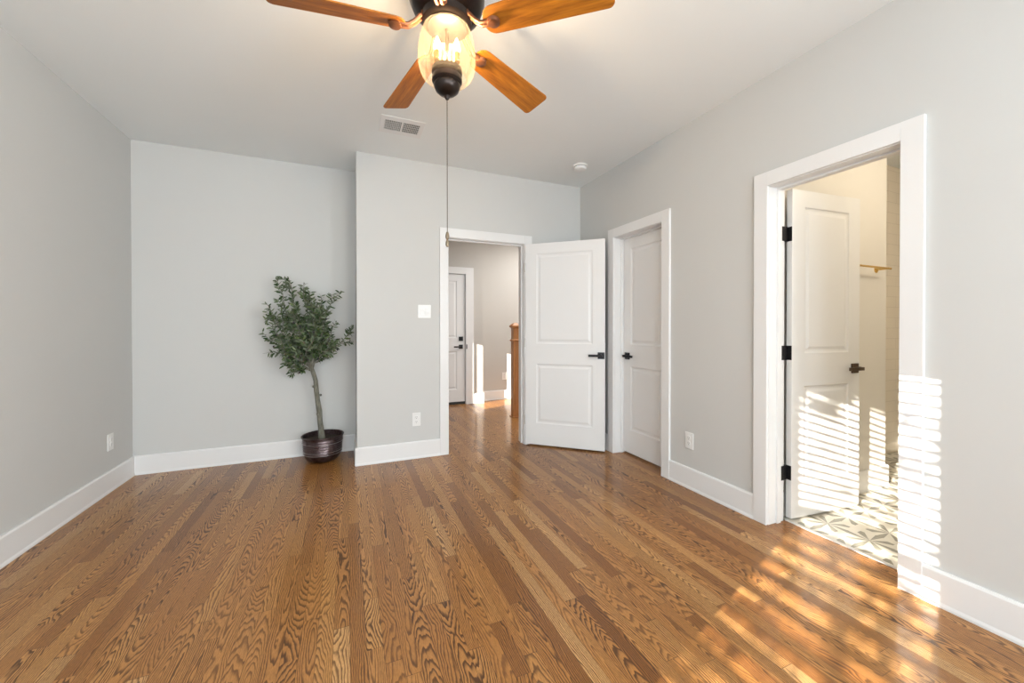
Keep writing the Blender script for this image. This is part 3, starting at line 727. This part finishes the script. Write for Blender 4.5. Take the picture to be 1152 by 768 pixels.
def leaves(pts, start, step, size):
    L = 0
    for a, b in zip(pts, pts[1:]):
        seg = b - a; l = seg.length; q = 0
        while q < l:
            if L + q >= start:
                p = a + seg * (q / l); d = seg.normalized()
                for _ in range(2):
                    o = Vector((random.gauss(0, 1), random.gauss(0, 1), random.gauss(0, 1))); o -= d * o.dot(d); o.normalize()
                    dd = d * random.uniform(.2, .9) + o * .9 + Vector((0, 0, random.uniform(-.35, .15)))
                    sz = size * random.uniform(.7, 1.15); e = p + dd.normalized() * sz
                    if e.y < LIMY and e.x < LIMX: leaf(lf, p, dd, sz)
            q += step * random.uniform(.75, 1.25)
        L += l
def curve(p0, p1, sag, n=7, wob=.012):
    out = []
    for k in range(n + 1):
        t = k / n; p = p0.lerp(p1, t) + Vector((0, 0, -sag * 4 * t * (1 - t)))
        if 0 < k < n: p += Vector((random.uniform(-wob, wob), random.uniform(-wob, wob), random.uniform(-wob, wob)))
        out.append(p)
    return out
for i, t_ in enumerate(tips):
    tip = loc(*t_); st = root + Vector((random.uniform(-.012, .012), random.uniform(-.012, .012), random.uniform(-.03, .04)))
    L = (tip - st).length
    pts = curve(st, tip, L * (.10 if abs(t_[0] + .3) > .2 else .02), 8, .014)
    tube(bb, pts, [.0095 - .0078 * k / 8 for k in range(9)], 6)
    leaves(pts, L * .28, .017, .052)
    for _ in range(6):
        k = random.randint(2, 7); b = pts[k]; d = (pts[min(k + 1, 8)] - pts[k - 1]).normalized()
        o = Vector((random.gauss(0, 1), random.gauss(0, .8), random.gauss(.2, .8))).normalized(); e = b + (d * .7 + o * .8).normalized() * random.uniform(.07, .17)
        e.y = min(e.y, LIMY - .02); e.x = min(e.x, LIMX - .02)
        tw = curve(b, e, .005, 4, .006); tube(bb, tw, [.003, .0026, .0022, .0018, .0012], 5); leaves(tw, .015, .014, .050)
    if random.random() < .8:
        ol.append(pts[random.randint(3, 7)] + Vector((random.uniform(-.02, .02), -.02, -.025)))
obj('branches', bb, M['bark'], tr, smooth=True, angle=70)
me = bpy.data.meshes.new('foliage'); lf.to_mesh(me); lf.free(); link('foliage', me, M['leaf'], tr)
bm = BM(); lathe(bm, [(0, .011), (.006, .007), (.0078, 0), (.006, -.007), (0, -.011)], 10, caps=False)
o0 = obj('olive', bm, M['olive'], tr, smooth=True); o0.location = ol[0]
for p in ol[1:]:
    c = o0.copy(); COL.objects.link(c); c.parent = tr; c.location = p

# ------------------------------------------------------------------ newel post in the hall
nw = empty('newel_post', (2.096, 4.845, 0)); tag(nw, 'square oak newel post with a moulded cap standing in the hallway', 'newel post')
bm = BM(); h = .043; box(bm, -h, h, -h, h, 0, 1.03); box(bm, -h + .002, h - .002, -h + .002, h - .002, 1.03, 1.20); obj('shaft', bm, M['newel'], nw, bevel=.004)
bm = BM()
def sq(bm, prof):
    rings = [[bm.verts.new((sx * r, sy * r, z)) for sx, sy in ((-1, -1), (1, -1), (1, 1), (-1, 1))] for r, z in prof]
    for a, b in zip(rings, rings[1:]):
        for k in range(4): bm.faces.new((a[k], a[(k + 1) % 4], b[(k + 1) % 4], b[k]))
    bm.faces.new(rings[0]); bm.faces.new(rings[-1])
sq(bm, [(.043, 1.020), (.052, 1.026), (.056, 1.035), (.052, 1.043), (.043, 1.050)]); obj('collar', bm, M['newel'], nw)
bm = BM(); sq(bm, [(.042, 1.195), (.048, 1.205), (.058, 1.213), (.060, 1.228), (.056, 1.236), (.046, 1.246), (.030, 1.262), (.012, 1.270)]); obj('cap', bm, M['newel'], nw, bevel=.002)
bm = BM(); box(bm, -.058, .058, -.058, .058, 0, .012); obj('foot', bm, M['newel'], nw, bevel=.002)

# ------------------------------------------------------------------ bathroom fittings
tb = empty('towel_bar', (3.38, 1.63, 1.64)); tag(tb, 'brass towel bar on the bathroom wall behind the open door', 'towel bar')
bm = BM(); tube(bm, [(-.32, -.07, 0), (.315, -.07, 0)], .0075, 14); obj('bar', bm, M['brass'], tb, smooth=True)
for x in (-.28, .275):
    bm = BM(); lathe(bm, [(.024, 0), (.024, .006), (.011, .010), (.008, .014), (.008, .076)], 24, Matrix.Translation((x, 0, 0)) @ Matrix.Rotation(PI / 2, 4, 'X')); obj('bracket', bm, M['brass'], tb, smooth=True)
# toilet in the recess, only its front edge shows
to = empty('toilet', (4.55, 1.52, .002), 0); tag(to, 'white toilet partly hidden behind the bathroom door casing', 'toilet')
def oval(bm, prof, n=32):
    rings = [[bm.verts.new((cx + a * math.cos(2 * PI * k / n), b * math.sin(2 * PI * k / n), z)) for k in range(n)] for cx, a, b, z in prof]
    for p, q in zip(rings, rings[1:]):
        for k in range(n): bm.faces.new((p[k], p[(k + 1) % n], q[(k + 1) % n], q[k]))
    bm.faces.new(rings[0]); bm.faces.new(rings[-1])
bm = BM(); oval(bm, [(0, .26, .12, 0), (0, .255, .115, .03), (0, .24, .10, .10), (-.02, .25, .12, .22), (-.05, .29, .17, .33), (-.06, .31, .185, .38), (-.06, .31, .185, .395)]); obj('bowl', bm, M['porcelain'], to, smooth=True, angle=50)
bm = BM(); oval(bm, [(-.06, .305, .18, .395), (-.06, .315, .19, .402), (-.06, .315, .19, .412), (-.06, .30, .18, .418)]); obj('seat', bm, M['porcelain'], to, smooth=True, angle=50)
bm = BM(); oval(bm, [(-.055, .31, .186, .420), (-.055, .312, .188, .430), (-.05, .28, .16, .440)]); obj('lid', bm, M['porcelain'], to, smooth=True, angle=50)
bm = BM(); box(bm, .24, .42, -.20, .20, .36, .74); obj('tank', bm, M['porcelain'], to, bevel=.015)
bm = BM(); box(bm, .23, .43, -.21, .21, .74, .775); obj('tank_lid', bm, M['porcelain'], to, bevel=.01)
bm = BM(); box(bm, .222, .24, -.17, -.10, .66, .675); obj('flush_lever', bm, M['brass'], to, bevel=.002)
# bathroom ceiling light
cl = empty('ceiling_light', (3.5, .55, H)); tag(cl, 'round warm ceiling light in the bathroom', 'ceiling light')
bm = BM(); lathe(bm, [(.15, 0), (.15, -.02), (.145, -.025)], 40); obj('base', bm, M['brass'], cl, smooth=True)
bm = BM(); lathe(bm, [(.14, -.025), (.13, -.06), (.09, -.085), (0, -.095)], 40, caps=False); obj('diffuser', bm, emit('warm_diffuser', (1, .80, .52), 9), cl, smooth=True)
pb = bpy.data.lights.new('bath_lamp', 'POINT'); pb.energy = 24; pb.color = (1, .86, .67); pb.shadow_soft_size = .12
pq = bpy.data.objects.new('bath_lamp', pb); COL.objects.link(pq); pq.location = (3.5, .55, 2.5)

# ------------------------------------------------------------------ outdoors: the tree whose branches break up the sunlight
tx = -9.0
yc = SLOPE * tx
bm = BM(); tube(bm, [(tx + .6, yc + 2.2, -.3), (tx + .5, yc + 2.1, 2.0), (tx + .3, yc + 1.7, 4.2), (tx, yc + 1.2, 6.2)], [.16, .13, .10, .06], 12)
yd = obj('yard_tree', bm, M['bark'], smooth=True); tag(yd, 'leafy yard tree outside the left window', 'tree')
lb = BM()
kz = TAN_EL * math.hypot(1, SLOPE)
def sky_pt(off, zz):    # the point at the tree's distance whose sunbeam has lateral offset off and would be at height zz at x=0
    return Vector((tx, off + SLOPE * tx, zz - kz * tx))
rr = random.Random(3)
def blob(c, n, spread, sz):
    for _ in range(n):
        p = c + Vector((rr.gauss(0, .35), rr.gauss(0, spread), rr.gauss(0, spread)))
        d = Vector((rr.gauss(0, 1), rr.gauss(0, 1), rr.gauss(0, 1))).normalized(); s = d.cross(Vector((rr.gauss(0, 1), rr.gauss(0, 1), rr.gauss(0, 1)))).normalized()
        L = sz * rr.uniform(.6, 1.3); w = L * .42
        lb.faces.new([lb.verts.new(q) for q in (p, p + d * L * .5 + s * w, p + d * L, p + d * L * .5 - s * w)])
# dense crown above a sloping lower edge
for _ in range(260):
    off = rr.uniform(-.35, 1.25); edge = 1.67 - (.9 if off > .5 else .8) * (off - .5)
    blob(sky_pt(off, edge + .10 + rr.uniform(0, 1.1)), 9, .07, .13)
# loose twigs hanging lower
for _ in range(34):
    off = rr.uniform(-.05, .80); blob(sky_pt(off, rr.uniform(-.05, .78)), 9, .035, .075)
for _ in range(20):
    off = rr.uniform(-.06, .16); blob(sky_pt(off, rr.uniform(.75, 1.6)), 8, .03, .07)
for _ in range(8):
    off = rr.uniform(.15, .80); blob(sky_pt(off, rr.uniform(.75, 1.3)), 5, .03, .06)
me = bpy.data.meshes.new('foliage'); lb.to_mesh(me); lb.free(); link('foliage', me, M['leaf'], yd)
